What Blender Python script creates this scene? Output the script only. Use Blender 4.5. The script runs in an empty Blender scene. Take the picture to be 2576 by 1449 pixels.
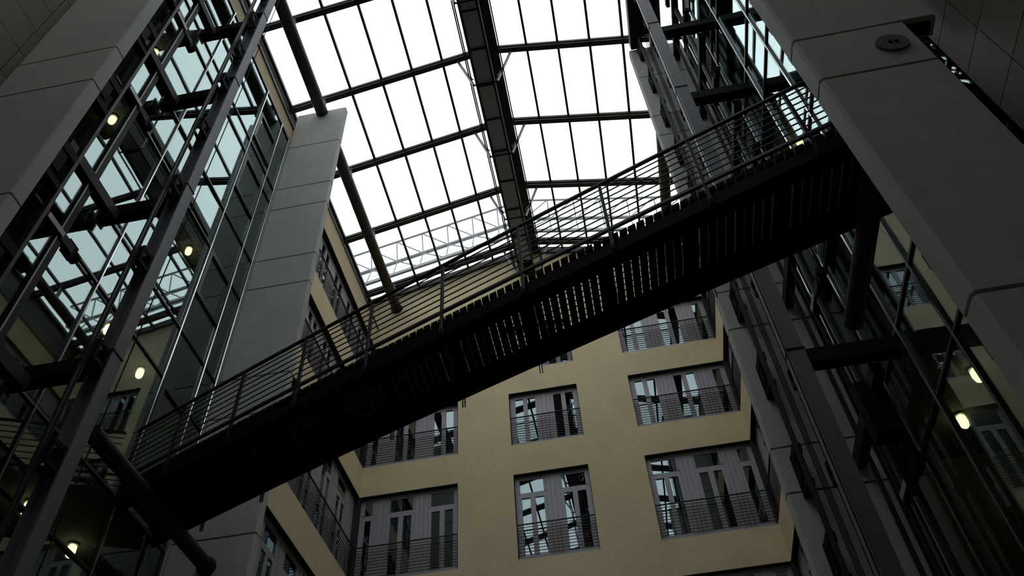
import bpy, math, random
from mathutils import Matrix, Vector
random.seed(7)
scene = bpy.context.scene
COL = scene.collection

# ------------------------------------------------------------------ camera
FPX = 2025.69
yaw, pit, rol = -0.122776672, 0.843992410, -0.0743740139
fw = Vector((math.sin(yaw) * math.cos(pit), math.cos(yaw) * math.cos(pit), math.sin(pit)))
rt = Vector((math.cos(yaw), -math.sin(yaw), 0))
up = rt.cross(fw)
R2 = rt * math.cos(rol) + up * math.sin(rol)
U2 = -rt * math.sin(rol) + up * math.cos(rol)
cam_d = bpy.data.cameras.new('camera')
cam = bpy.data.objects.new('camera', cam_d)
COL.objects.link(cam)
cam_d.sensor_fit = 'HORIZONTAL'
cam_d.sensor_width = 36.0
cam_d.lens = 36.0 * FPX / 2576.0
cam_d.clip_start = 0.05
cam_d.clip_end = 500
m = Matrix(((R2.x, U2.x, -fw.x), (R2.y, U2.y, -fw.y), (R2.z, U2.z, -fw.z))).to_4x4()
m.translation = (0, 0, 1.6)
cam.matrix_world = m
scene.camera = cam

# ------------------------------------------------------------------ sky and exposure
world = bpy.data.worlds.new('overcast_sky')
scene.world = world
world.use_nodes = True
bg = world.node_tree.nodes['Background']
bg.inputs[0].default_value = (0.95, 0.985, 1.0, 1)
bg.inputs[1].default_value = 2.6
scene.view_settings.view_transform = 'Standard'
scene.view_settings.look = 'None'
scene.view_settings.exposure = 0.0
scene.view_settings.gamma = 1.0
scene.view_settings.use_curve_mapping = False
scene.cycles.max_bounces = 8
scene.cycles.transparent_max_bounces = 24

# ------------------------------------------------------------------ materials
def mat(name, col, rough=0.6, metal=0.0, var=0.0, scale=4.0, bump=0.0, spec=0.5, ior=1.5, stretch=None):
    mt = bpy.data.materials.new(name)
    mt.use_nodes = True
    nt = mt.node_tree
    b = nt.nodes['Principled BSDF']
    b.inputs['Base Color'].default_value = (*col, 1)
    b.inputs['Roughness'].default_value = rough
    b.inputs['Metallic'].default_value = metal
    b.inputs['IOR'].default_value = ior
    b.inputs['Specular IOR Level'].default_value = spec
    if var > 0 or bump > 0:
        tc = nt.nodes.new('ShaderNodeNewGeometry')
        mp = nt.nodes.new('ShaderNodeMapping')
        nt.links.new(tc.outputs['Position'], mp.inputs['Vector'])
        if stretch:
            mp.inputs['Scale'].default_value = stretch
        n1 = nt.nodes.new('ShaderNodeTexNoise')
        n1.inputs['Scale'].default_value = scale
        n1.inputs['Detail'].default_value = 8
        n1.inputs['Roughness'].default_value = 0.65
        nt.links.new(mp.outputs[0], n1.inputs['Vector'])
        if var > 0:
            n2 = nt.nodes.new('ShaderNodeTexNoise')
            n2.inputs['Scale'].default_value = scale * 0.18
            n2.inputs['Detail'].default_value = 3
            nt.links.new(mp.outputs[0], n2.inputs['Vector'])
            ad = nt.nodes.new('ShaderNodeMath'); ad.operation = 'ADD'
            nt.links.new(n1.outputs[0], ad.inputs[0]); nt.links.new(n2.outputs[0], ad.inputs[1])
            mr = nt.nodes.new('ShaderNodeMapRange')
            mr.inputs['From Min'].default_value = 0.6; mr.inputs['From Max'].default_value = 1.4
            mr.inputs['To Min'].default_value = 1 - var; mr.inputs['To Max'].default_value = 1 + var
            nt.links.new(ad.outputs[0], mr.inputs['Value'])
            mx = nt.nodes.new('ShaderNodeVectorMath'); mx.operation = 'SCALE'
            mx.inputs[0].default_value = col
            nt.links.new(mr.outputs[0], mx.inputs['Scale'])
            nt.links.new(mx.outputs[0], b.inputs['Base Color'])
        if bump > 0:
            bp = nt.nodes.new('ShaderNodeBump')
            bp.inputs['Strength'].default_value = bump
            bp.inputs['Distance'].default_value = 0.01
            nt.links.new(n1.outputs[0], bp.inputs['Height'])
            nt.links.new(bp.outputs[0], b.inputs['Normal'])
    return mt

def glass(name, tint, refl, f0, rough=0.0, wave=0.0):
    # thin pane: Schlick reflection on each face, the rest passes straight through
    mt = bpy.data.materials.new(name)
    mt.use_nodes = True
    nt = mt.node_tree
    nt.nodes.clear()
    out = nt.nodes.new('ShaderNodeOutputMaterial')
    mix = nt.nodes.new('ShaderNodeMixShader')
    lw = nt.nodes.new('ShaderNodeLayerWeight'); lw.inputs['Blend'].default_value = 0.5
    pw = nt.nodes.new('ShaderNodeMath'); pw.operation = 'POWER'; pw.inputs[1].default_value = 5.0
    nt.links.new(lw.outputs['Facing'], pw.inputs[0])
    fr = nt.nodes.new('ShaderNodeMath'); fr.operation = 'MULTIPLY_ADD'
    nt.links.new(pw.outputs[0], fr.inputs[0]); fr.inputs[1].default_value = 1.0 - f0; fr.inputs[2].default_value = f0
    tr = nt.nodes.new('ShaderNodeBsdfTransparent'); tr.inputs[0].default_value = (*tint, 1)
    gl = nt.nodes.new('ShaderNodeBsdfGlossy'); gl.inputs['Color'].default_value = (*refl, 1)
    gl.inputs['Roughness'].default_value = rough
    if wave > 0:
        g = nt.nodes.new('ShaderNodeNewGeometry')
        n = nt.nodes.new('ShaderNodeTexNoise'); n.inputs['Scale'].default_value = 0.9; n.inputs['Detail'].default_value = 1
        nt.links.new(g.outputs['Position'], n.inputs['Vector'])
        b = nt.nodes.new('ShaderNodeBump'); b.inputs['Strength'].default_value = wave; b.inputs['Distance'].default_value = 0.02
        nt.links.new(n.outputs[0], b.inputs['Height']); nt.links.new(b.outputs[0], gl.inputs['Normal'])
    nt.links.new(fr.outputs[0], mix.inputs[0]); nt.links.new(tr.outputs[0], mix.inputs[1]); nt.links.new(gl.outputs[0], mix.inputs[2])
    nt.links.new(mix.outputs[0], out.inputs[0])
    return mt

def emit(name, col, s):
    mt = bpy.data.materials.new(name)
    mt.use_nodes = True
    b = mt.node_tree.nodes['Principled BSDF']
    b.inputs['Base Color'].default_value = (*col, 1)
    b.inputs['Emission Color'].default_value = (*col, 1)
    b.inputs['Emission Strength'].default_value = s
    return mt

M = {
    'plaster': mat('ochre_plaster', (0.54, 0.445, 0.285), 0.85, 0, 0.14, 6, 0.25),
    'concrete': mat('grey_concrete', (0.42, 0.42, 0.39), 0.8, 0, 0.12, 5, 0.2, spec=0.15),
    'concrete_core': mat('dark_joint_backing', (0.02, 0.017, 0.014), 0.9, spec=0.05),  # near-black core and backing that shows in the open joints
    'tile': mat('dark_wall_tile', (0.17, 0.15, 0.13), 0.6, 0, 0.12, 3, spec=0.2),
    'floor': mat('stone_floor', (0.09, 0.082, 0.075), 0.6, 0, 0.15, 2),
    'steel_grey': mat('grey_painted_steel', (0.165, 0.165, 0.188), 0.5, 0.0, 0.08, 6, spec=0.2),
    'steel_dark': mat('dark_painted_steel', (0.03, 0.029, 0.032), 0.55, 0.0, 0.1, 6, spec=0.12),
    'steel_brown': mat('brown_painted_roof_steel', (0.045, 0.038, 0.038), 0.5, 0.0, 0.1, 6, spec=0.25),
    'black': mat('black_metal', (0.012, 0.012, 0.013), 0.7, spec=0.05),
    'bridge': mat('black_bridge_paint', (0.008, 0.0075, 0.007), 0.7, spec=0.04),
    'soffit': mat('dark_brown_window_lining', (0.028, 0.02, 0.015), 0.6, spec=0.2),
    'louvre': mat('louvre_sheet', (0.42, 0.42, 0.47), 0.6, 0.0, 0.05, 30),
    'alu': mat('bright_aluminium', (0.75, 0.76, 0.77), 0.22, 1.0, 0.06, 10),
    'alu_dark': mat('dark_anodised_aluminium', (0.07, 0.07, 0.075), 0.35, 0.6),
    'frame': mat('mauve_grey_window_frame', (0.29, 0.275, 0.305), 0.5),
    'wood': mat('dark_deck_timber', (0.022, 0.017, 0.012), 0.8, 0, 0.25, 9, 0.2, spec=0.04, stretch=(6, 1, 1)),
    'rail': mat('dark_railing_steel', (0.028, 0.028, 0.03), 0.5, spec=0.2),
    'gantry': mat('pale_grey_gantry_paint', (0.2, 0.21, 0.22), 0.6, 0, 0.05, 4),
    'strut': mat('galvanised_strut', (0.4, 0.4, 0.41), 0.45, 0.3),
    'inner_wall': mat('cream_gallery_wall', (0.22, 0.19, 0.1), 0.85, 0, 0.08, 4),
    'inner_slab': mat('gallery_slab', (0.15, 0.14, 0.12), 0.85, 0, 0.08, 4),
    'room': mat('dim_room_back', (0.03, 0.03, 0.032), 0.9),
    'disc': mat('dark_grey_disc', (0.075, 0.075, 0.08), 0.6),
    'lamp': emit('warm_lamp_glow', (1.0, 0.84, 0.47), 5.5),
    'lamp_body': mat('lamp_back_plate', (0.3, 0.28, 0.24), 0.5),
    'glass': glass('curtain_wall_glass', (0.58, 0.65, 0.63), (0.84, 0.97, 0.98), 0.15, 0.0, 0.05),
    'winglass': glass('window_glass', (0.35, 0.38, 0.39), (0.78, 0.95, 1.0), 0.15, 0.0, 0.05),
    'roofglass': glass('roof_glass', (0.93, 0.95, 0.95), (0.9, 0.95, 1.0), 0.02),
    'mesh': mat('walkway_grating', (0.2, 0.21, 0.22), 0.6),
}

# ------------------------------------------------------------------ mesh helpers
MESH = {}
class MB:
    """collects boxes / prisms / tubes and links them as one mesh object"""
    def __init__(self):
        self.v = []; self.f = []
    def box(self, x0, x1, y0, y1, z0, z1):
        n = len(self.v)
        self.v += [(x0, y0, z0), (x1, y0, z0), (x1, y1, z0), (x0, y1, z0), (x0, y0, z1), (x1, y0, z1), (x1, y1, z1), (x0, y1, z1)]
        self.f += [tuple(n + i for i in q) for q in ((0, 3, 2, 1), (4, 5, 6, 7), (0, 1, 5, 4), (1, 2, 6, 5), (2, 3, 7, 6), (3, 0, 4, 7))]
        return self
    def hexa(self, p):
        n = len(self.v); self.v += [tuple(q) for q in p]
        self.f += [tuple(n + i for i in q) for q in ((0, 3, 2, 1), (4, 5, 6, 7), (0, 1, 5, 4), (1, 2, 6, 5), (2, 3, 7, 6), (3, 0, 4, 7))]
        return self
    def bar(self, a, b, w, h=None, upv=(0, 0, 1)):
        h = h or w
        a, b = Vector(a), Vector(b); d = (b - a).normalized(); u = Vector(upv)
        if abs(d.dot(u)) > 0.98: u = Vector((0, 1, 0))
        s = d.cross(u).normalized(); u = s.cross(d).normalized()
        c = [s * w / 2 * i + u * h / 2 * j for i, j in ((-1, -1), (1, -1), (1, 1), (-1, 1))]
        return self.hexa([a + q for q in c] + [b + q for q in c])
    def tube(self, a, b, r, n=12, cap=True):
        a, b = Vector(a), Vector(b); d = (b - a).normalized(); u = Vector((0, 0, 1))
        if abs(d.dot(u)) > 0.98: u = Vector((0, 1, 0))
        s = d.cross(u).normalized(); u = s.cross(d).normalized()
        k = len(self.v)
        for e in (a, b):
            for i in range(n):
                t = 2 * math.pi * i / n
                self.v.append(tuple(e + s * math.cos(t) * r + u * math.sin(t) * r))
        for i in range(n):
            j = (i + 1) % n
            self.f.append((k + i, k + j, k + n + j, k + n + i))
        if cap:
            self.f.append(tuple(k + i for i in reversed(range(n)))); self.f.append(tuple(k + n + i for i in range(n)))
        return self
    def prism(self, pts, axis, lo, hi):
        """polygon pts extruded along an axis: 'X' pts=(y,z), 'Y' pts=(x,z), 'Z' pts=(x,y)"""
        k = len(self.v); n = len(pts)
        for e in (lo, hi):
            for a, b in pts:
                self.v.append({'X': (e, a, b), 'Y': (a, e, b), 'Z': (a, b, e)}[axis])
        for i in range(n):
            j = (i + 1) % n
            self.f.append((k + i, k + j, k + n + j, k + n + i))
        self.f.append(tuple(k + i for i in reversed(range(n)))); self.f.append(tuple(k + n + i for i in range(n)))
        return self
    def sweep(self, stations):
        """stations: list of equal-length rings"""
        k = len(self.v); n = len(stations[0])
        for r in stations: self.v += [tuple(p) for p in r]
        for s in range(len(stations) - 1):
            for i in range(n):
                j = (i + 1) % n
                self.f.append((k + s * n + i, k + s * n + j, k + (s + 1) * n + j, k + (s + 1) * n + i))
        self.f.append(tuple(k + i for i in reversed(range(n)))); self.f.append(tuple(k + (len(stations) - 1) * n + i for i in range(n)))
        return self
    def mesh(self, name, material):
        me = bpy.data.meshes.new(name)
        me.from_pydata(self.v, [], self.f)
        me.materials.append(M[material])
        import bmesh
        bm = bmesh.new(); bm.from_mesh(me); bmesh.ops.recalc_face_normals(bm, faces=bm.faces); bm.to_mesh(me); bm.free()
        return me
    def build(self, name, material, parent=None, smooth=False):
        """vertices are world coordinates; re-based on the parent's origin"""
        me = self.mesh(name, material)
        o = bpy.data.objects.new(name, me); COL.objects.link(o)
        if smooth:
            for p in me.polygons: p.use_smooth = len(p.vertices) == 4
        if parent is not None:
            o.parent = parent
            o.matrix_parent_inverse = Matrix.Identity(4)
            off = base_of(parent)
            me.transform(Matrix.Translation(-off))
            BASE[o.name] = off
        return o

BASE = {}
def base_of(o):
    return BASE.get(o.name, Vector((0, 0, 0)))

def tag(o, label=None, cat=None, group=None, kind=None):
    if label: o['label'] = label
    if cat: o['category'] = cat
    if group: o['group'] = group
    if kind: o['kind'] = kind
    return o

def empty(name, loc, label=None, cat=None, group=None, kind=None):
    o = bpy.data.objects.new(name, None); COL.objects.link(o)
    o.empty_display_size = 0.2
    o.location = loc
    BASE[o.name] = Vector(loc)
    return tag(o, label, cat, group, kind)

def sub(o, parent_base):
    """let a mesh part carry its own children: children use the same base as the part"""
    BASE[o.name] = Vector(parent_base)
    return o

BOX = {}
def bx(name, x0, x1, y0, y1, z0, z1, material, parent=None):
    """box part whose mesh is shared by all boxes of the same size and material"""
    d = (round(abs(x1 - x0), 4), round(abs(y1 - y0), 4), round(abs(z1 - z0), 4), material)
    if d not in BOX:
        BOX[d] = MB().box(-d[0] / 2, d[0] / 2, -d[1] / 2, d[1] / 2, -d[2] / 2, d[2] / 2).mesh(name, material)
    o = bpy.data.objects.new(name, BOX[d]); COL.objects.link(o)
    c = Vector(((x0 + x1) / 2, (y0 + y1) / 2, (z0 + z1) / 2))
    if parent is not None:
        o.parent = parent; o.location = c - base_of(parent)
        BASE[o.name] = c
    else:
        o.location = c
        BASE[o.name] = c
    return o

def copy_tree(o, parent=None):
    c = o.copy(); COL.objects.link(c); c.parent = parent
    for ch in list(o.children): copy_tree(ch, c)
    return c

# ------------------------------------------------------------------ key measures (metres)
AX = -1.75                       # atrium axis
XGL, XGR = -7.75, 4.2            # glazed side walls
XWL, XWR = -7.6, 4.19            # plastered side walls of the far bay
YF, YB = 20.0, -4.6              # far and back wall
SILL = [1.5, 5.37, 9.24, 13.11, 16.98, 20.09]
HEAD = [4.3, 8.17, 12.04, 15.91, 19.09, 22.2]
ROOF_Z, ROOF_S = 26.5, 0.254
def roofz(x): return ROOF_Z - ROOF_S * abs(x - AX)
EAVE = 6.3                       # half width of the glass roof

# ================================================================== SETTING
tag(MB().box(-12, 8.5, YB - 0.5, 23, -0.2, 0).build('floor', 'floor'), 'dark stone floor of the atrium', None, None, 'structure')

# far wall: bands between window rows, piers between window columns, gable
w = MB()
CX = [(-7.6, -4.545), (-2.85, -0.59), (1.085, 4.19)]
lo = 0
for s, h in zip(SILL, HEAD):
    w.box(-8.4, 5.0, YF, YF + 0.4, lo, s)
    for a, b in ((CX[0][1], CX[1][0]), (CX[1][1], CX[2][0])):
        w.box(a, b, YF, YF + 0.4, s, h)
    lo = h
def gz(x): return 26.13 - 0.24 * abs(x - AX)
w.prism([(-8.4, lo), (5.0, lo), (5.0, gz(5.0)), (AX, gz(AX)), (-8.4, gz(-8.4))], 'Y', YF, YF + 0.4)
far = tag(w.build('wall_far', 'plaster'), 'ochre plastered end wall under the glass gable', None, None, 'structure')

# dark rooms behind the far and side windows
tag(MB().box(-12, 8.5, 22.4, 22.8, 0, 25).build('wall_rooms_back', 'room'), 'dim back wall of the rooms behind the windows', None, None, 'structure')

for side, x0, x1 in (('left', XWL - 0.35, XWL), ('right', XWR, XWR + 0.35)):
    w = MB(); lo = 0
    for s, h in zip(SILL, HEAD):
        w.box(x0, x1, 11.72, YF, lo, s)
        w.box(x0, x1, 11.72, 12.1, s, h)
        lo = h
    w.box(x0, x1, 11.72, YF, lo, 23.2)
    tag(w.build('wall_' + side, 'plaster'), 'ochre plastered %s side wall of the far bay with window bands' % side, None, None, 'structure')
    xr = XWL - 3.2 if side == 'left' else XWR + 3.2
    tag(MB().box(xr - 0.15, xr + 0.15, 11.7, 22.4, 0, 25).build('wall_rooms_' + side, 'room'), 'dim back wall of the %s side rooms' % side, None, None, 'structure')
    for i, (s, h) in enumerate(zip(SILL, HEAD)):
        if i < 2: continue
        xa, xb = sorted((xr, x0 if side == 'left' else x1))
        bx('floor_rooms_' + side, xa, xb, 12.0, 22.3, s - 0.45, s - 0.1, 'inner_slab')
        tag(COL.objects[-1], 'dim floor slab of the %s rooms at level %d' % (side, i), None, None, 'structure')
for side, xa, xb in (('left', XWL - 3.2, XWL - 0.36), ('right', XWR + 0.36, XWR + 3.2)):
    tag(bx('ceiling_rooms_' + side, xa, xb, 11.75, 22.4, 22.35, 22.65, 'inner_slab'), 'dim ceiling slab over the %s side rooms' % side, None, None, 'structure')
tag(bx('floor_rooms_far', XWL, XWR, YF + 0.45, 22.3, 12.6, 12.9, 'inner_slab'), 'dim floor slab behind the lower far windows', None, None, 'structure')
tag(bx('floor_rooms_far', XWL, XWR, YF + 0.45, 22.3, 16.5, 16.8, 'inner_slab'), 'dim floor slab behind the middle far windows', None, None, 'structure')
tag(bx('floor_rooms_far', XWL, XWR, YF + 0.45, 22.3, 19.6, 19.9, 'inner_slab'), 'dim floor slab behind the upper far windows', None, None, 'structure')
tag(bx('floor_rooms_far', XWL - 3, XWR + 3, YF + 0.45, 22.3, 22.3, 22.6, 'inner_slab'), 'dim ceiling slab over the far rooms', None, None, 'structure')

# parapet bands over the glazed side walls, gutters up to the glass eaves
for side, sg in (('left', -1), ('right', 1)):
    xg = XGL if sg < 0 else XGR
    a, b = sorted((xg, xg + sg * 0.3))
    tag(MB().box(a, b, 4.43, 11.72, 22.74, 23.42).build('wall_parapet_' + side, 'plaster'), 'ochre parapet band over the %s glazed wall' % side, None, None, 'structure')
    a, b = sorted((AX + sg * (EAVE + 0.02), AX + sg * (EAVE + 0.3)))
    g = MB().box(a, b, YB - 0.4, YF + 0.4, 22.9, roofz(AX + EAVE) + 0.02)
    a2, b2 = sorted((xg + sg * 0.06, AX + sg * (EAVE + 0.1)))
    g.box(a2, b2, YB, YF, 23.0, 23.14)
    x = xg + sg * 0.02 if sg < 0 else xg
    a3, b3 = sorted((XWL + 0.03, XWL - 0.1)) if sg < 0 else sorted((XWR - 0.03, XWR + 0.1))
    g.box(a3, b3, 11.72, YF, 23.2, 23.27)
    a4, b4 = sorted((xg - sg * 0.04, xg + sg * 0.12))
    g.box(a4, b4, 4.43, 11.48, 23.42, 23.5)
    tag(g.build('trim_gutter_' + side, 'steel_brown'), 'dark metal gutter along the %s eave' % side, None, None, 'structure')

# gable trim between plaster and glass
g = MB()
for sg in (-1, 1):
    p = [(AX, gz(AX)), (AX + sg * (EAVE + 0.05), gz(AX + sg * (EAVE + 0.05))), (AX + sg * (EAVE + 0.05), roofz(AX + EAVE) - 0.03), (AX, ROOF_Z - 0.03)]
    g.prism(p, 'Y', YF - 0.06, YF + 0.3)
tag(g.build('trim_gable', 'steel_brown'), 'dark metal trim along the top of the gable wall', None, None, 'structure')

# near bay: back wall and tiled side walls
w = MB().box(-8.4, 5.0, YB - 0.4, YB, 0, 24.6)
w.prism([(-8.4, 24.6), (5.0, 24.6), (5.0, 24.7), (AX, 26.3), (-8.4, 24.7)], 'Y', YB - 0.4, YB)
tag(w.build('wall_back', 'concrete'), 'dark clad wall behind the viewer', None, None, 'structure')
for side, sg in (('near_left', -1), ('near_right', 1)):
    xg = XGL if sg < 0 else XGR
    a, b = sorted((xg + sg * 0.03, xg + sg * 0.4))
    o = MB().box(a, b, YB, 4.60, 0, 23.2).build('wall_' + side, 'concrete_core')
    tag(o, 'dark tiled side wall beside the %s pier' % ('near left' if sg < 0 else 'near right'), None, None, 'structure')
    TY = [4.60, 4.09, 2.89, 1.69, 0.49, -0.71, -1.91, -3.11, YB]
    tz = 0.345 if sg > 0 else 0.4
    a, b = sorted((xg, xg + sg * 0.03))
    zs = [tz + 0.655 * i for i in range(35)]
    rest = MB()
    for i in range(len(zs) - 1):
        for j in range(len(TY) - 1):
            y0, y1 = TY[j + 1] + 0.006, TY[j] - 0.006
            z0, z1 = zs[i] + 0.006, zs[i + 1] - 0.006
            if j < 3 and 5.5 < z0 < 15.5:
                bx('tile', a, b, y0, y1, z0, z1, 'tile', o)
            else:
                rest.box(a, b, y0, y1, z0, z1)
    r = rest.build('tile_field', 'tile', o); r['kind'] = 'stuff'

# galleries behind the glazed side walls
for side, sg in (('left', -1), ('right', 1)):
    xg = XGL if sg < 0 else XGR
    xb = xg + sg * 2.4
    a, b = sorted((xb, xb + sg * 0.3))
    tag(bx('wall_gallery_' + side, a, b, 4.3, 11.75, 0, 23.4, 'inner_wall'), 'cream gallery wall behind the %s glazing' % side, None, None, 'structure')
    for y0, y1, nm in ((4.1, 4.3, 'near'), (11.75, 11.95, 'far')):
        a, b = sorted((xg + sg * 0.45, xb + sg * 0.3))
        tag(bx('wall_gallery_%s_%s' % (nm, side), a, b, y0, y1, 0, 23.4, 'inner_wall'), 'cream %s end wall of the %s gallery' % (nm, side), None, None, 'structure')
    for z, nm in ((5.5, 'first'), (9.39, 'second'), (13.26, 'third'), (17.13, 'fourth'), (20.23, 'fifth'), (23.1, 'top')):
        a, b = sorted((xg + sg * 0.16, xb))
        tag(bx('floor_gallery_' + side, a, b, 4.35, 11.7, z - 0.3, z, 'inner_slab'), '%s gallery floor slab behind the %s glazing' % (nm, side), None, None, 'structure')

# ------------------------------------------------------------------ glazed side walls
MULL = [11.365, 10.84, 9.755, 8.6, 7.44, 6.28, 5.12]
TRANS = [22.68, 20.09, 19.5, 17.0, 15.64, 13.1, 11.85, 9.24, 7.98, 5.37, 4.1, 1.5]
WN = [0]
def wname():
    WN[0] += 1
    return 'window_%d' % WN[0]
for side, sg in (('left', -1), ('right', 1)):
    xg = XGL if sg < 0 else XGR
    root = empty(wname(), (xg, 8, 0), 'tall glazed curtain wall behind the lift on the %s side' % side, None, None, 'structure')
    def xs(d0, d1): return sorted((xg + sg * d0, xg + sg * d1))
    for y in MULL:
        a, b = xs(-0.03, 0.05)
        mu = bx('mullion', a, b, y - 0.02, y + 0.02, 0, 22.72, 'alu_dark', root)
        MB().tube((xg - sg * 0.03, y, 0), (xg - sg * 0.03, y, 22.72), 0.018, 14).build('mullion_cap', 'alu', mu, True)
    a, b = xs(-0.03, 0.06)
    bx('edge_strip', a, b, 11.41, 11.47, 0, 22.72, 'strut', root)
    ys = sorted(MULL + [4.62, 11.41])
    for z in TRANS:
        a, b = xs(-0.03, 0.05)
        bx('transom', a, b, 4.62, 11.41, z - 0.022, z + 0.022, 'alu_dark', root)
    zs = sorted(TRANS + [0.0])
    for i in range(len(ys) - 1):
        for j in range(len(zs) - 1):
            y0, y1, z0, z1 = ys[i] + 0.02, ys[i + 1] - 0.02, zs[j] + 0.015, zs[j + 1] - 0.015
            a, b = xs(0.0, 0.014)
            bx('pane', a, b, y0, y1, z0, z1, 'glass', root)
    # opening lights and the bridge door, framed in dark metal
    yd0, yd1 = (9.785, 10.81) if sg < 0 else (4.78, 5.62)
    for z0, z1 in ((14.2, 15.6), (18.05, 19.46), (10.35, 11.8) if sg > 0 else (20.4, 21.6)):
        f = MB(); a, b = xs(-0.045, -0.002)
        f.box(a, b, yd0, yd0 + 0.1, z0, z1).box(a, b, yd1 - 0.1, yd1, z0, z1).box(a, b, yd0 + 0.1, yd1 - 0.1, z0, z0 + 0.1).box(a, b, yd0 + 0.1, yd1 - 0.1, z1 - 0.1, z1)
        f.build('opening_light_frame', 'alu_dark', root)

# bridge doors
for n, (xg, sg, y0, y1) in enumerate(((XGL, -1, 9.785, 10.81), (XGR, 1, 4.72, 5.74))):
    side = 'left' if sg < 0 else 'right'
    d = empty('door_%d' % (n + 1), (xg, (y0 + y1) / 2, 9.4), 'glazed metal door at the %s end of the footbridge' % side, None, None, 'structure')
    a, b = sorted((xg - sg * 0.05, xg - sg * 0.002))
    f = MB().box(a, b, y0, y0 + 0.12, 9.4, 11.8).box(a, b, y1 - 0.12, y1, 9.4, 11.8).box(a, b, y0 + 0.12, y1 - 0.12, 11.66, 11.8).box(a, b, y0 + 0.12, y1 - 0.12, 9.4, 9.6)
    df = f.build('door_frame', 'alu_dark', d)
    hx = xg - sg * 0.1
    MB().tube((hx, y0 + 0.07, 10.43), (hx, y0 + 0.24, 10.43), 0.013, 8).tube((xg - sg * 0.04, y0 + 0.07, 10.43), (hx, y0 + 0.07, 10.43), 0.011, 8).build('door_handle', 'alu', df)

# ------------------------------------------------------------------ casement windows
def casement(label, axis, pos, inward, u0, u1, z0, z1, flip=False):
    """a french window in wall `axis` ('Y' = far wall, 'X' = side wall) at plane pos; inward = +1/-1 outward depth"""
    r = empty(wname(), ((u0 + u1) / 2, pos, z0) if axis == 'Y' else (pos, (u0 + u1) / 2, z0), label, None, None, 'structure')
    d0, d1 = pos + inward * 0.16, pos + inward * 0.24
    def B(name, ua, ub, za, zb, material, e0=0.0, e1=0.0, parent=r):
        da, db = sorted((d0 + inward * e0, d1 + inward * e1))
        if flip: ua, ub = u0 + u1 - ub, u0 + u1 - ua
        if axis == 'Y': return bx(name, ua, ub, da, db, za, zb, material, parent)
        return bx(name, da, db, ua, ub, za, zb, material, parent)
    H = z1 - z0; tall = H > 2.5
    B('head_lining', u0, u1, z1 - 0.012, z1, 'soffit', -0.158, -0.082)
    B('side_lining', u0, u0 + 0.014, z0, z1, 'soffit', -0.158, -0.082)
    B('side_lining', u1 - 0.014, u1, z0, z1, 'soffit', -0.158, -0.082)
    B('frame_top', u0, u1, z1 - 0.09, z1, 'frame')
    B('frame_sill', u0, u1, z0, z0 + 0.09, 'frame')
    B('frame_jamb', u0, u0 + 0.08, z0 + 0.09, z1 - 0.09, 'frame')
    B('frame_jamb', u1 - 0.08, u1, z0 + 0.09, z1 - 0.09, 'frame')
    u = u0 + 0.08
    ztop = z0 + 2.12 if tall else z1 - 0.09
    last = u1 - 0.08
    while u < last - 0.05:
        lw = min(0.85, last - u)
        pair = lw > 0.6
        # sash rails and stiles
        ss = [(u, u + 0.09), (u + lw - 0.09, u + lw)]
        if pair: ss.insert(1, (u + lw / 2 - 0.065, u + lw / 2 + 0.065))
        sash = B('sash', u, u + lw, z0 + 0.09, z0 + 0.19, 'frame')
        B('sash', u, u + lw, ztop - 0.08, ztop, 'frame')
        for a, b in ss: B('stile', a, b, z0 + 0.19, ztop - 0.08, 'frame', parent=sash)
        for i in range(len(ss) - 1):
            B('pane', ss[i][1], ss[i + 1][0], z0 + 0.19, ztop - 0.08, 'winglass', 0.03, -0.036, sash)
            if pair: B('glazing_bead', ss[i][1], ss[i][1] + 0.012, z0 + 0.19, ztop - 0.08, 'frame', -0.006, -0.05, sash)
        if tall:
            B('fanlight_rail', u, u + lw, ztop, ztop + 0.1, 'frame', 0.012)
            B('stile', u, u + 0.07, ztop + 0.1, z1 - 0.09, 'frame'); B('stile', u + lw - 0.07, u + lw, ztop + 0.1, z1 - 0.09, 'frame')
            B('fanlight_rail', u + 0.07, u + lw - 0.07, z1 - 0.14, z1 - 0.09, 'frame', 0.012)
            B('pane', u + 0.07, u + lw - 0.07, ztop + 0.1, z1 - 0.14, 'winglass', 0.03, -0.036)
        u += lw
        if u < last - 0.3:
            for i in range(3):
                B('board', u + 0.006 + i * 0.135, u + (i + 1) * 0.135, z0 + 0.09, z1 - 0.09, 'frame', -0.012 if i == 1 else 0.0)
            u += 0.41
    return r

def balustrade(label, axis, pos, inward, u0, u1, z0):
    r = empty('balustrade', ((u0 + u1) / 2, pos, z0) if axis == 'Y' else (pos, (u0 + u1) / 2, z0), label, 'balustrade', 'balustrades across the window openings')
    def B(name, ua, ub, za, zb, t, material='rail'):
        da, db = pos + inward * 0.03 - t / 2, pos + inward * 0.03 + t / 2
        if axis == 'Y': return bx(name, ua, ub, da, db, za, zb, material, r)
        return bx(name, da, db, ua, ub, za, zb, material, r)
    u0 += 0.01; u1 -= 0.01
    B('top_rail', u0, u1, z0 + 1.085, z0 + 1.11, 0.04)
    B('bottom_rail', u0, u1, z0 + 0.015, z0 + 0.05, 0.03, 'frame')
    for i in range(10):
        z = z0 + 0.14 + i * 0.096
        B('bar', u0, u1, z - 0.007, z + 0.007, 0.014)
    ps = [u0, u1 - 0.014]
    c = (u1 - u0) / 2 if u1 - u0 < 2.5 else 1.13
    while c < u1 - u0 - 0.2:
        ps += [u0 + c - 0.12, u0 + c, u0 + c + 0.12]
        c += 1.26
    for u in ps:
        B('post', u, u + 0.012, z0 + 0.05, z0 + 1.085, 0.012)

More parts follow.
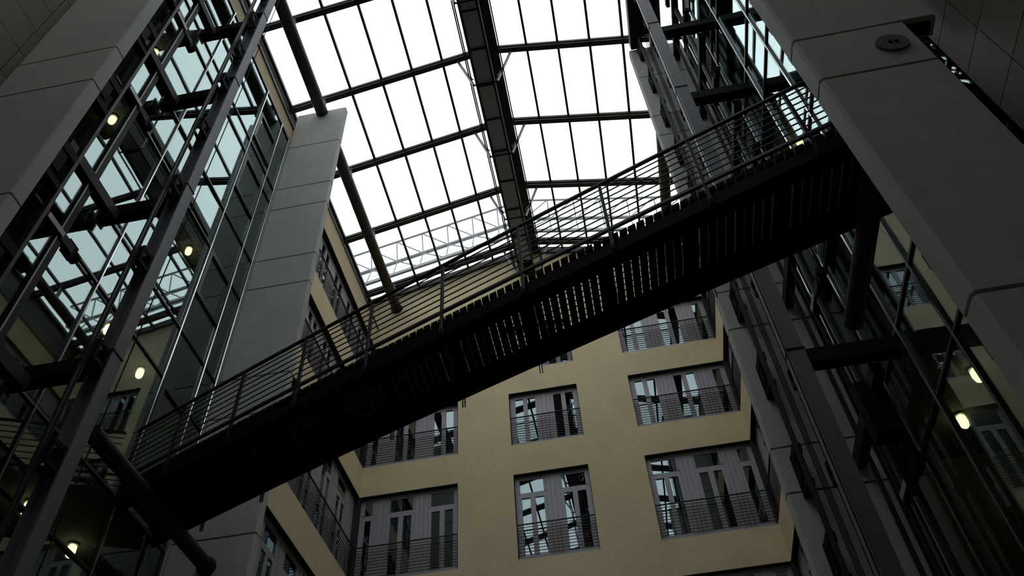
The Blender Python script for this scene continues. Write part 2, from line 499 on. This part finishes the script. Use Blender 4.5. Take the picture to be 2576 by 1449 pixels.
ROWN = {2: 'lowest', 3: 'second', 4: 'third', 5: 'top'}
for i in (2, 3, 4, 5):
    z0, z1 = SILL[i], HEAD[i]
    for c, nm in enumerate(('left corner', 'centre', 'right corner')):
        u0, u1 = CX[c]
        casement('grey french window, %s row, %s of the ochre end wall' % (ROWN[i], nm), 'Y', YF, 1, u0, u1, z0, z1, flip=(c == 0))
        balustrade('thin bar balustrade of the %s row %s window in the end wall' % (ROWN[i], nm), 'Y', YF, 1, u0, u1, z0)
    for side, x, sg in (('left', XWL, -1), ('right', XWR, 1)):
        casement('grey window band, %s row, in the %s ochre side wall' % (ROWN[i], side), 'X', x, sg, 12.1, YF - 0.0, z0, z1, flip=False)
        balustrade('thin bar balustrade of the %s row window band in the %s side wall' % (ROWN[i], side), 'X', x, sg, 12.1, YF, z0)

# ------------------------------------------------------------------ glass roof
ceil = empty('ceiling', (AX, 8, 24.9), 'pitched glass roof with dark rafters and thin glazing bars', None, None, 'structure')
RAF = [19.53 - 2.69 * k for k in range(9)]
PUR = [1.385, 2.375, 3.365, 4.37, 5.37]
def slope_bar(mb, sg, y, w, d0, d1, a0=0.0, a1=EAVE):
    """bar following the roof slope, d0/d1 = depth below the glass plane"""
    xa, xb = AX + sg * a0, AX + sg * a1
    za, zb = roofz(xa), roofz(xb)
    p = [(xa, y - w / 2, za - d1), (xb, y - w / 2, zb - d1), (xb, y + w / 2, zb - d1), (xa, y + w / 2, za - d1),
         (xa, y - w / 2, za - d0), (xb, y - w / 2, zb - d0), (xb, y + w / 2, zb - d0), (xa, y + w / 2, za - d0)]
    return mb.hexa(p)
for y in RAF:
    for sg in (-1, 1):
        r = slope_bar(MB(), sg, y, 0.17, 0.27, 0.30, 0.42); slope_bar(r, sg, y, 0.03, 0.06, 0.27, 0.42); slope_bar(r, sg, y, 0.17, 0.13, 0.16, 0.42)
        ro = r.build('rafter', 'steel_brown', ceil)
        slope_bar(MB(), sg, y, 0.13, 0.01, 0.06, 0.42).build('rafter_cap', 'steel_grey', ro)
ends = [YF - 0.04] + RAF + [YB]
for sg in (-1, 1):
    for p in PUR:
        x = AX + sg * p; z = roofz(x)
        bx('glazing_bar', x - 0.038, x + 0.038, YB, YF, z - 0.12, z - 0.012, 'steel_brown', ceil)
    xs_ = [0.43] + PUR + [EAVE]
    for k in range(len(ends) - 1):
        y1, y0 = ends[k] - 0.03, ends[k + 1] + 0.03
        for j in range(len(xs_) - 1):
            xa, xb = AX + sg * (xs_[j] + 0.01), AX + sg * (xs_[j + 1] - 0.01)
            za, zb = roofz(xa), roofz(xb)
            MB().hexa([(xa, y0, za), (xb, y0, zb), (xb, y1, zb), (xa, y1, za), (xa, y0, za + 0.016), (xb, y0, zb + 0.016), (xb, y1, zb + 0.016), (xa, y1, za + 0.016)]).build('pane', 'roofglass', ceil)
    # eave plate
    x = AX + sg * EAVE; a, b = sorted((x, x - sg * 0.09))
    bx('eave_plate', a, b, YB, YF, roofz(x) - 0.14, roofz(x) - 0.02, 'steel_brown', ceil)

# ridge beam with hung louvred duct
rb = empty('ridge_duct', (AX, 8, 24.95), 'long dark louvred service duct hung under the glass ridge', 'duct')
MB().box(-2.2, -1.3, YB, YF - 0.02, 26.06, 26.4).build('ridge_beam', 'steel_brown', rb)
MB().box(-2.1, -2.06, YB, YF, 24.95, 26.06).box(-1.6, -1.56, YB, YF, 24.95, 26.06).build('side_sheet', 'steel_dark', rb)
CB = [15.67 + 1.235 * k for k in range(-16, 4)]
for a, b in zip(CB[:-1], CB[1:]):
    o = bx('louvre_panel', -2.06, -1.6, a + 0.02, b - 0.02, 24.97, 25.0, 'louvre', rb)
    if b > 8:
        f = MB()
        n = 16
        for i in range(n):
            y = a + 0.04 + (b - a - 0.08) * (i + 0.5) / n
            f.box(-2.03, -1.63, y - 0.018, y + 0.012, 24.955, 24.972)
        f.build('louvre_fins', 'louvre', o)['kind'] = 'stuff'
for y in CB:
    bx('cross_bar', -2.12, -1.54, y - 0.025, y + 0.025, 24.9, 24.955, 'steel_dark', rb)
bx('edge_angle', -2.14, -2.08, YB, YF, 24.92, 24.97, 'steel_brown', rb)
bx('edge_angle', -1.58, -1.52, YB, YF, 24.92, 24.97, 'steel_brown', rb)
for y in RAF[:7]:
    bx('hanger_bar', -2.24, -1.42, y + 0.4, y + 0.44, 24.86, 24.9, 'black', rb)
    for xa, xb in ((-2.63, -2.2), (-0.9, -1.44)):
        MB().bar((xa, y + 0.06, roofz(xa) - 0.28), (xb, y + 0.42, 24.9), 0.065).build('brace_strut', 'strut', rb)
        f = 0.5
        MB().bar((xa * 0.5 + xb * 0.5, y + 0.24, roofz(xa) * 0.5 - 0.18 + 12.45), (xb, y + 0.42, 25.25), 0.03).build('brace_clip', 'strut', rb)
for x, z in ((-2.32, 25.3), (-2.26, 25.22), (-1.2, 25.3), (-1.25, 25.2)):
    bx('conduit', x - 0.02, x + 0.02, YB, YF, z - 0.02, z + 0.02, 'steel_dark', rb)

# tie tubes under the rafters
for side, x in (('left', -6.92), ('right', 3.46)):
    t = empty('roof_tube', (x, 8, 24.1), 'thick dark steel tube under the %s roof slope' % side, 'roof beam', 'tubes under the rafters')
    MB().tube((x, YB, 24.15), (x, YF, 24.15), 0.185, 20).build('tube', 'steel_brown', t, True)
    MB().tube((x, YF - 0.05, 24.15), (x, YF, 24.15), 0.23, 20).build('wall_collar', 'steel_dark', t, True)
    for y in RAF:
        MB().bar((x, y, 24.3), (x, y, roofz(x) - 0.16), 0.06, 0.12).build('stub', 'steel_grey', t)

# maintenance gantry outside the glass
g = empty('maintenance_gantry', (AX, 19.6, 25.2), 'pale grey lattice maintenance gantry above the far end of the glass roof', 'gantry')
CH = {'A': (19.5, 0.45), 'B': (19.9, 1.75), 'C': (19.6, 2.65)}
def gp(c, d, sg):
    y, h = CH[c]; x = AX + sg * d
    return (x, y, roofz(x) + h)
for sg in (-1, 1):
    L = 7.4
    MB().bar(gp('A', 0, sg), gp('A', L, sg), 0.1, 0.14).build('bottom_chord', 'gantry', g)
    MB().tube(gp('B', 0, sg), gp('B', L, sg), 0.075, 10).build('middle_chord', 'gantry', g)
    MB().tube(gp('C', 0, sg), gp('C', L, sg), 0.045, 10).build('top_chord', 'gantry', g)
    n = 7
    for i in range(n):
        d0, d1 = L * i / n, L * (i + 1) / n
        MB().tube(gp('C', d0, sg), gp('B', d0, sg), 0.028, 6).build('upright', 'gantry', g)
        MB().tube(gp('C', d1, sg), gp('B', d0, sg), 0.028, 6).build('diagonal', 'gantry', g)
        MB().tube(gp('B', d0, sg), gp('A', d0, sg), 0.028, 6).build('upright', 'gantry', g)
        MB().tube(gp('B', d1, sg), gp('A', d0, sg), 0.028, 6).build('diagonal', 'gantry', g)
    if sg > 0:
        me = MB()
        nn = 70
        for i in range(nn):
            d = 0.3 + (L - 0.6) * i / nn
            x = AX + d; z = roofz(x) + 0.5
            me.bar((x, 19.5, z), (x, 20.2, z + 0.75), 0.02)
        for k in range(6):
            yy = 19.5 + 0.14 * k; hh = 0.5 + 0.15 * k
            x0, x1 = AX + 0.3, AX + L - 0.3
            me.bar((x0, yy, roofz(x0) + hh), (x1, yy, roofz(x1) + hh), 0.018)
        o = me.build('walkway_grating', 'mesh', g); o['kind'] = 'stuff'
    else:
        for hh in (0.75, 1.05, 1.35):
            x0, x1 = AX - 0.2, AX - L
            MB().bar((x0, 19.7, roofz(x0) + hh), (x1, 19.7, roofz(x1) + hh), 0.012).build('wire', 'gantry', g)

# ================================================================== CONCRETE PIERS
JU = [5.5, 9.42, 13.2, 17.13, 20.23, 22.38]
JL = [4.6, 8.57, 12.17, 16.08, 19.27]
JOINTS = sorted(JU + JL)
def pier(label, x0, x1, y0, y1, top, joints, narrow=None):
    r = empty('concrete_pier', ((x0 + x1) / 2, (y0 + y1) / 2, 0), label, 'pier', 'concrete piers framing the lifts')
    bx('core', x0 + 0.05, x1 - 0.05, y0 + 0.05, y1 - 0.05, 0, top - 0.05, 'concrete_core', r)
    zs = [0.0] + joints + [top]
    for i in range(len(zs) - 1):
        g0 = 0.0 if i == 0 else 0.018; g1 = 0.0 if i == len(zs) - 2 else 0.018
        xa, xb = x0, x1
        if narrow and zs[i] < narrow[0]: xb = narrow[1]
        za, zb = zs[i] + g0, zs[i + 1] - g1
        c = 0.022
        MB().prism([(xa + c, y0), (xb - c, y0), (xb, y0 + c), (xb, y1 - c), (xb - c, y1), (xa + c, y1), (xa, y1 - c), (xa, y0 + c)], 'Z', za, zb).build('panel', 'concrete', r)
    return r
pier('pale far left concrete pier rising to the glass roof', -7.74, -6.18, 11.48, 11.68, 24.28, JOINTS)
pier('far right concrete pier with lift brackets on its face', 2.63, 4.17, 11.26, 11.5, 24.0, [z - 0.1 if z > 19 else z for z in JOINTS])
pier('large near left concrete pier filling the upper left corner', -7.74, -6.15, 4.22, 4.44, 24.28, JOINTS)
np_ = empty('concrete_pier', (3.3, 4.29, 0), 'large near right concrete pier carrying a round disc', 'pier', 'concrete piers framing the lifts')
zs = [0.0] + JOINTS + [24.0]
for i in range(len(zs) - 1):
    xb = 4.08 if zs[i] >= 9.4 else 3.745
    c = 0.03
    MB().prism([(2.61 + c, 4.17), (xb - c, 4.17), (xb, 4.17 + c), (xb, 4.41), (2.61, 4.41), (2.61, 4.17 + c)], 'Z', zs[i] + 0.02, zs[i + 1] - 0.02).build('panel', 'concrete', np_)
bx('core', 2.67, 3.69, 4.23, 4.37, 0, 9.4, 'concrete_core', np_)
bx('core', 2.67, 4.02, 4.23, 4.37, 9.4, 23.9, 'concrete_core', np_)
d = empty('wall_disc', (3.45, 4.16, 8.98), 'round dark grey disc mounted on the near right concrete pier', 'disc')
MB().tube((3.455, 4.17, 8.985), (3.455, 4.14, 8.985), 0.155, 32).build('disc_plate', 'disc', d)
MB().tube((3.43, 4.14, 8.985), (3.43, 4.125, 8.985), 0.02, 10).tube((3.49, 4.14, 8.985), (3.49, 4.125, 8.985), 0.02, 10).build('fixing', 'black', d)

# ================================================================== LIFT FRAMES
LB = Vector((-6.31, 6.81, 0))
lift = empty('lift_tower', LB, 'dark steel lift tower before the left glazed wall', 'lift tower', 'open steel lift towers')
def P(name, mb, material, smooth=False): return mb.build(name, material, lift, smooth)
# H column
P('column', MB().box(-6.43, -6.405, 6.70, 6.925, 0, 24.6).box(-6.215, -6.19, 6.70, 6.925, 0, 24.6).box(-6.405, -6.215, 6.80, 6.825, 0, 24.6), 'steel_grey')
for z in (5.6, 9.3, 13.2, 17.05, 20.3):
    P('splice_plate', MB().box(-6.44, -6.18, 6.69, 6.935, z - 0.012, z + 0.012), 'steel_dark')
XBT = [5.4, 9.26, 12.92, 16.73, 20.0, 23.3]
for z in XBT:
    P('cross_beam', MB().box(-7.66, -6.43, 6.71, 6.92, z - 0.25, z), 'black')
    P('beam_end_plate', MB().box(-7.69, -7.66, 6.69, 6.94, z - 0.29, z + 0.04), 'steel_grey')
    P('landing_beam', MB().box(-7.39, -7.23, 4.46, 6.7, z - 0.46, z - 0.25), 'steel_dark')
    P('landing_bracket', MB().box(-7.4, -7.3, 6.2, 6.42, z - 1.8, z - 1.55).tube((-7.35, 6.42, z - 1.7), (-7.35, 6.5, z - 1.7), 0.09, 12), 'black')
for z in [x - 1.72 for x in XBT] + [24.0]:
    P('door_header', MB().box(-7.36, -7.26, 5.58, 6.3, z - 0.08, z + 0.08), 'steel_dark')
    P('door_header_strip', MB().box(-7.25, -7.235, 5.62, 6.02, z - 0.05, z + 0.05), 'strut')
P('door_post', MB().box(-7.35, -7.28, 5.94, 6.08, 0, 23.3), 'steel_dark')
P('door_post_strip', MB().box(-7.28, -7.27, 5.94, 5.965, 0, 23.3), 'strut')
P('door_post', MB().box(-7.32, -7.27, 5.54, 5.6, 0, 23.3), 'steel_dark')
P('door_post', MB().box(-7.33, -7.27, 4.95, 5.02, 0, 23.3), 'steel_dark')
# guide rails and their brackets
P('guide_rail', MB().box(-6.325, -6.295, 6.38, 6.44, 0, 24.2).box(-6.34, -6.28, 6.435, 6.45, 0, 24.2), 'rail')
P('guide_rail', MB().box(-6.40, -6.37, 4.86, 4.92, 0, 24.2).box(-6.43, -6.34, 4.845, 4.86, 0, 24.2), 'rail')
for z in (5.8, 7.5, 9.1, 11.05, 12.95, 14.82, 16.6, 18.05, 19.6, 21.2, 22.8):
    P('rail_bracket', MB().box(-6.40, -6.37, 6.46, 6.7, z + 0.11, z + 0.17).box(-6.24, -6.21, 6.46, 6.7, z + 0.11, z + 0.17).box(-6.40, -6.37, 6.46, 6.7, z - 0.17, z - 0.1).box(-6.24, -6.21, 6.46, 6.7, z - 0.17, z - 0.1).box(-6.40, -6.21, 6.45, 6.48, z - 0.17, z + 0.17).box(-6.40, -6.21, 6.66, 6.70, z - 0.19, z + 0.19), 'black')
for z in (23.95, 22.03, 20.24, 18.45, 16.91, 15.0, 13.04, 11.16, 9.19, 7.64, 5.9):
    P('pier_bracket', MB().box(-6.47, -6.32, 4.45, 4.53, z - 0.75, z).box(-6.46, -6.33, 4.53, 4.84, z - 0.15, z).box(-6.46, -6.33, 4.53, 4.84, z - 0.75, z - 0.65).box(-6.36, -6.33, 4.53, 4.7, z - 0.55, z - 0.2), 'black')
for i in range(4):
    for x in (-6.56, -6.76):
        xx = x - i * 0.026
        P('rope', MB().tube((xx, 4.78, 0), (xx, 4.78, 24.1), 0.008, 6), 'black')
P('cable_channel', MB().box(-6.98, -6.9, 4.46, 4.52, 0, 24.0), 'steel_grey')
P('cable_channel', MB().box(-7.12, -7.07, 4.46, 4.52, 0, 24.0), 'steel_dark')
P('stay_cable', MB().tube((-6.155, 6.97, 0), (-6.155, 6.97, 24.4), 0.01, 6), 'black')
P('hoist_beam', MB().box(-6.5, -6.16, 4.46, 6.69, 24.0, 24.4), 'steel_dark')
P('hoist_machine', MB().box(-6.95, -6.5, 4.9, 6.2, 23.9, 24.35), 'black')
lift2 = copy_tree(lift)
lift2.location = (2.85, 8.90, 0); lift2.rotation_euler = (0, 0, math.pi)
for ch in lift2.children:
    if ch.name.startswith('column'):
        ch.data = MB().box(-0.12, 0.12, -0.115, 0.11, 0, 24.6).mesh('column', 'steel_grey')
MB().box(-0.95 - 0.15, -0.6 - 0.15, -0.75, -0.45, 8.1, 9.0).box(-0.95, -0.85, -0.62, -0.58, 7.2, 8.1).build('door_drive_box', 'black', None).parent = lift2
lift2['label'] = 'dark open steel lift tower before the right glazed wall'

# ================================================================== FOOTBRIDGE
bridge = empty('footbridge', (AX, 7.9, 9.0), 'dark skewed footbridge with timber deck and bar railings crossing the atrium', 'footbridge')
XA, XB = -7.64, 4.1
def cb(x): return 9.0 + 0.16 * (1 - ((x - AX) / 5.95) ** 2)
def yfar(x): return 6.53 - 0.3949 * (x - 3.382)
def ynear(x): return yfar(x) - 1.32
NS = 28
XS = [XA + (XB - XA) * i / NS for i in range(NS + 1)]
def swp(name, yf, y0, y1, z0, z1, material, xs=XS):
    st = [[(x, yf(x) + y0, cb(x) + z0), (x, yf(x) + y1, cb(x) + z0), (x, yf(x) + y1, cb(x) + z1), (x, yf(x) + y0, cb(x) + z1)] for x in xs]
    return MB().sweep(st).build(name, material, bridge)
def channel(name, yf, sgn):
    # outward-facing web with a lower and an upper flange
    st = []
    for x in XS:
        y, z = yf(x), cb(x)
        pts = [(0, 0), (0.24, 0), (0.24, 0.03), (0.03, 0.03), (0.03, 0.17), (0.24, 0.17), (0.24, 0.2), (0, 0.2)]
        st.append([(x, y + sgn * a, z + b) for a, b in pts])
    return MB().sweep(st).build(name, 'bridge', bridge)
channel('edge_beam', ynear, 1)
channel('edge_beam', yfar, -1)
swp('deck_bearer', ynear, 0.16, 0.21, 0.2, 0.25, 'bridge')
swp('deck_bearer', yfar, -0.21, -0.16, 0.2, 0.25, 'bridge')
def skew(x, y, z): return (x, y - 0.3949 * x, z)
pl = MB().hexa([skew(*q) for q in ((-0.0465, -0.67, 0.25), (0.0465, -0.67, 0.25), (0.0465, 0.67, 0.25), (-0.0465, 0.67, 0.25), (-0.0465, -0.67, 0.325), (0.0465, -0.67, 0.325), (0.0465, 0.67, 0.325), (-0.0465, 0.67, 0.325))]).mesh('plank', 'wood')
x = XA + 0.06; k = 0
while x < XB - 0.03:
    o = bpy.data.objects.new('plank', pl); COL.objects.link(o); o.parent = bridge
    o.location = Vector((x, (ynear(x) + yfar(x)) / 2, cb(x))) - Vector((AX, 7.9, 9.0))
    x += 0.11 + random.uniform(-0.004, 0.004); k += 1
for i in range(11):
    x = XA + 0.5 + i * (XB - XA - 1.0) / 10
    MB().bar((x, ynear(x) + 0.03, cb(x) + 0.1), (x, yfar(x) - 0.03, cb(x) + 0.1), 0.05, 0.1).build('cross_member', 'bridge', bridge)
PX = [1.68 + 1.185 * i for i in range(-7, 3)]
for yf, sg in ((ynear, -1), (yfar, 1)):
    a, b = sorted((sg * 0.005, sg * 0.05))
    swp('toe_rail', yf, a, b, 0.39, 0.435, 'rail')
    for h in (0.57, 0.69, 0.81, 0.93, 1.05, 1.17, 1.28):
        swp('bar', yf, a + 0.014, b - 0.016, h - 0.007, h + 0.007, 'rail')
    swp('handrail', yf, a - 0.003, b + 0.003, 1.38, 1.412, 'rail')
    for x in PX:
        y, z = yf(x), cb(x)
        zb = z + 0.02 if sg < 0 else z - 0.12
        for dx in (-0.022, 0.012):
            MB().hexa([(x + dx, y + a, zb), (x + dx + 0.01, y + a, zb), (x + dx + 0.01, y + b, zb), (x + dx, y + b, zb),
                       (x + dx, y + a, z + 1.376), (x + dx + 0.01, y + a, z + 1.376), (x + dx + 0.01, y + b, z + 1.376), (x + dx, y + b, z + 1.376)]).build('post', 'rail', bridge)
        MB().box(x - 0.012, x + 0.012, y + (a + b) / 2 - 0.01, y + (a + b) / 2 + 0.01, z + 0.1, z + 1.38).build('post_core', 'rail', bridge)
# support tubes below the bridge ends
for side, x, y0, y1 in (('left', -6.93, 7.75, 11.47), ('right', 3.42, 4.42, 8.0)):
    t = empty('support_tube', (x, (y0 + y1) / 2, 8.76), 'dark round tube carrying the %s end of the footbridge' % side, 'support tube', 'tubes under the bridge ends')
    MB().tube((x, y0, 8.87), (x, y1, 8.87), 0.125, 24).build('tube', 'steel_dark', t, True)
    ye = y1 if side == 'left' else y0
    s_ = -1 if side == 'left' else 1
    MB().tube((x, ye, 8.87), (x, ye + s_ * 0.06, 8.87), 0.165, 24).build('collar', 'steel_dark', t, True)

# ================================================================== LAMPS
def lamp(label, x, y, z):
    r = empty('wall_lamp', (x, y, z), label, 'lamp', 'warm gallery lamps')
    s_ = MB()
    st = []
    for k_, rr in ((0.0, 0.045), (0.03, 0.07), (0.12, 0.075), (0.19, 0.06), (0.22, 0.03)):
        st.append([(x + rr * math.cos(2 * math.pi * i / 14), y + rr * math.sin(2 * math.pi * i / 14), z - k_) for i in range(14)])
    s_.sweep(st).build('glass_shade', 'lamp', r)
    MB().tube((x, y, z), (x, y, z + 0.04), 0.08, 14).build('lamp_base', 'lamp_body', r)
NAMES = {(0, 0): 'second', (0, 1): 'third', (0, 2): 'fourth', (0, 3): 'top'}
for (y, zf, nm) in ((10.5, 12.96, 'third floor, nearest the far left pier'), (10.55, 9.09, 'second floor, nearest the far left pier'),
                    (6.95, 16.83, 'fourth floor, behind the left lift'), (6.95, 19.93, 'fifth floor, behind the left lift'),
                    (10.5, 16.83, 'fourth floor, nearest the far left pier'), (9.3, 9.09, 'second floor, middle of the left gallery'), (9.25, 12.96, 'third floor, middle of the left gallery')):
    lamp('warm lamp under the left gallery ceiling, ' + nm, -8.87, y, zf - 0.04)
for (y, zf, nm) in ((9.55, 9.09, 'second floor, middle of the gallery'), (10.6, 9.09, 'second floor, nearest the far pier'), (10.5, 16.83, 'fourth floor, nearest the far pier')):
    lamp('warm lamp under the right gallery ceiling, ' + nm, 5.32, y, zf - 0.04)
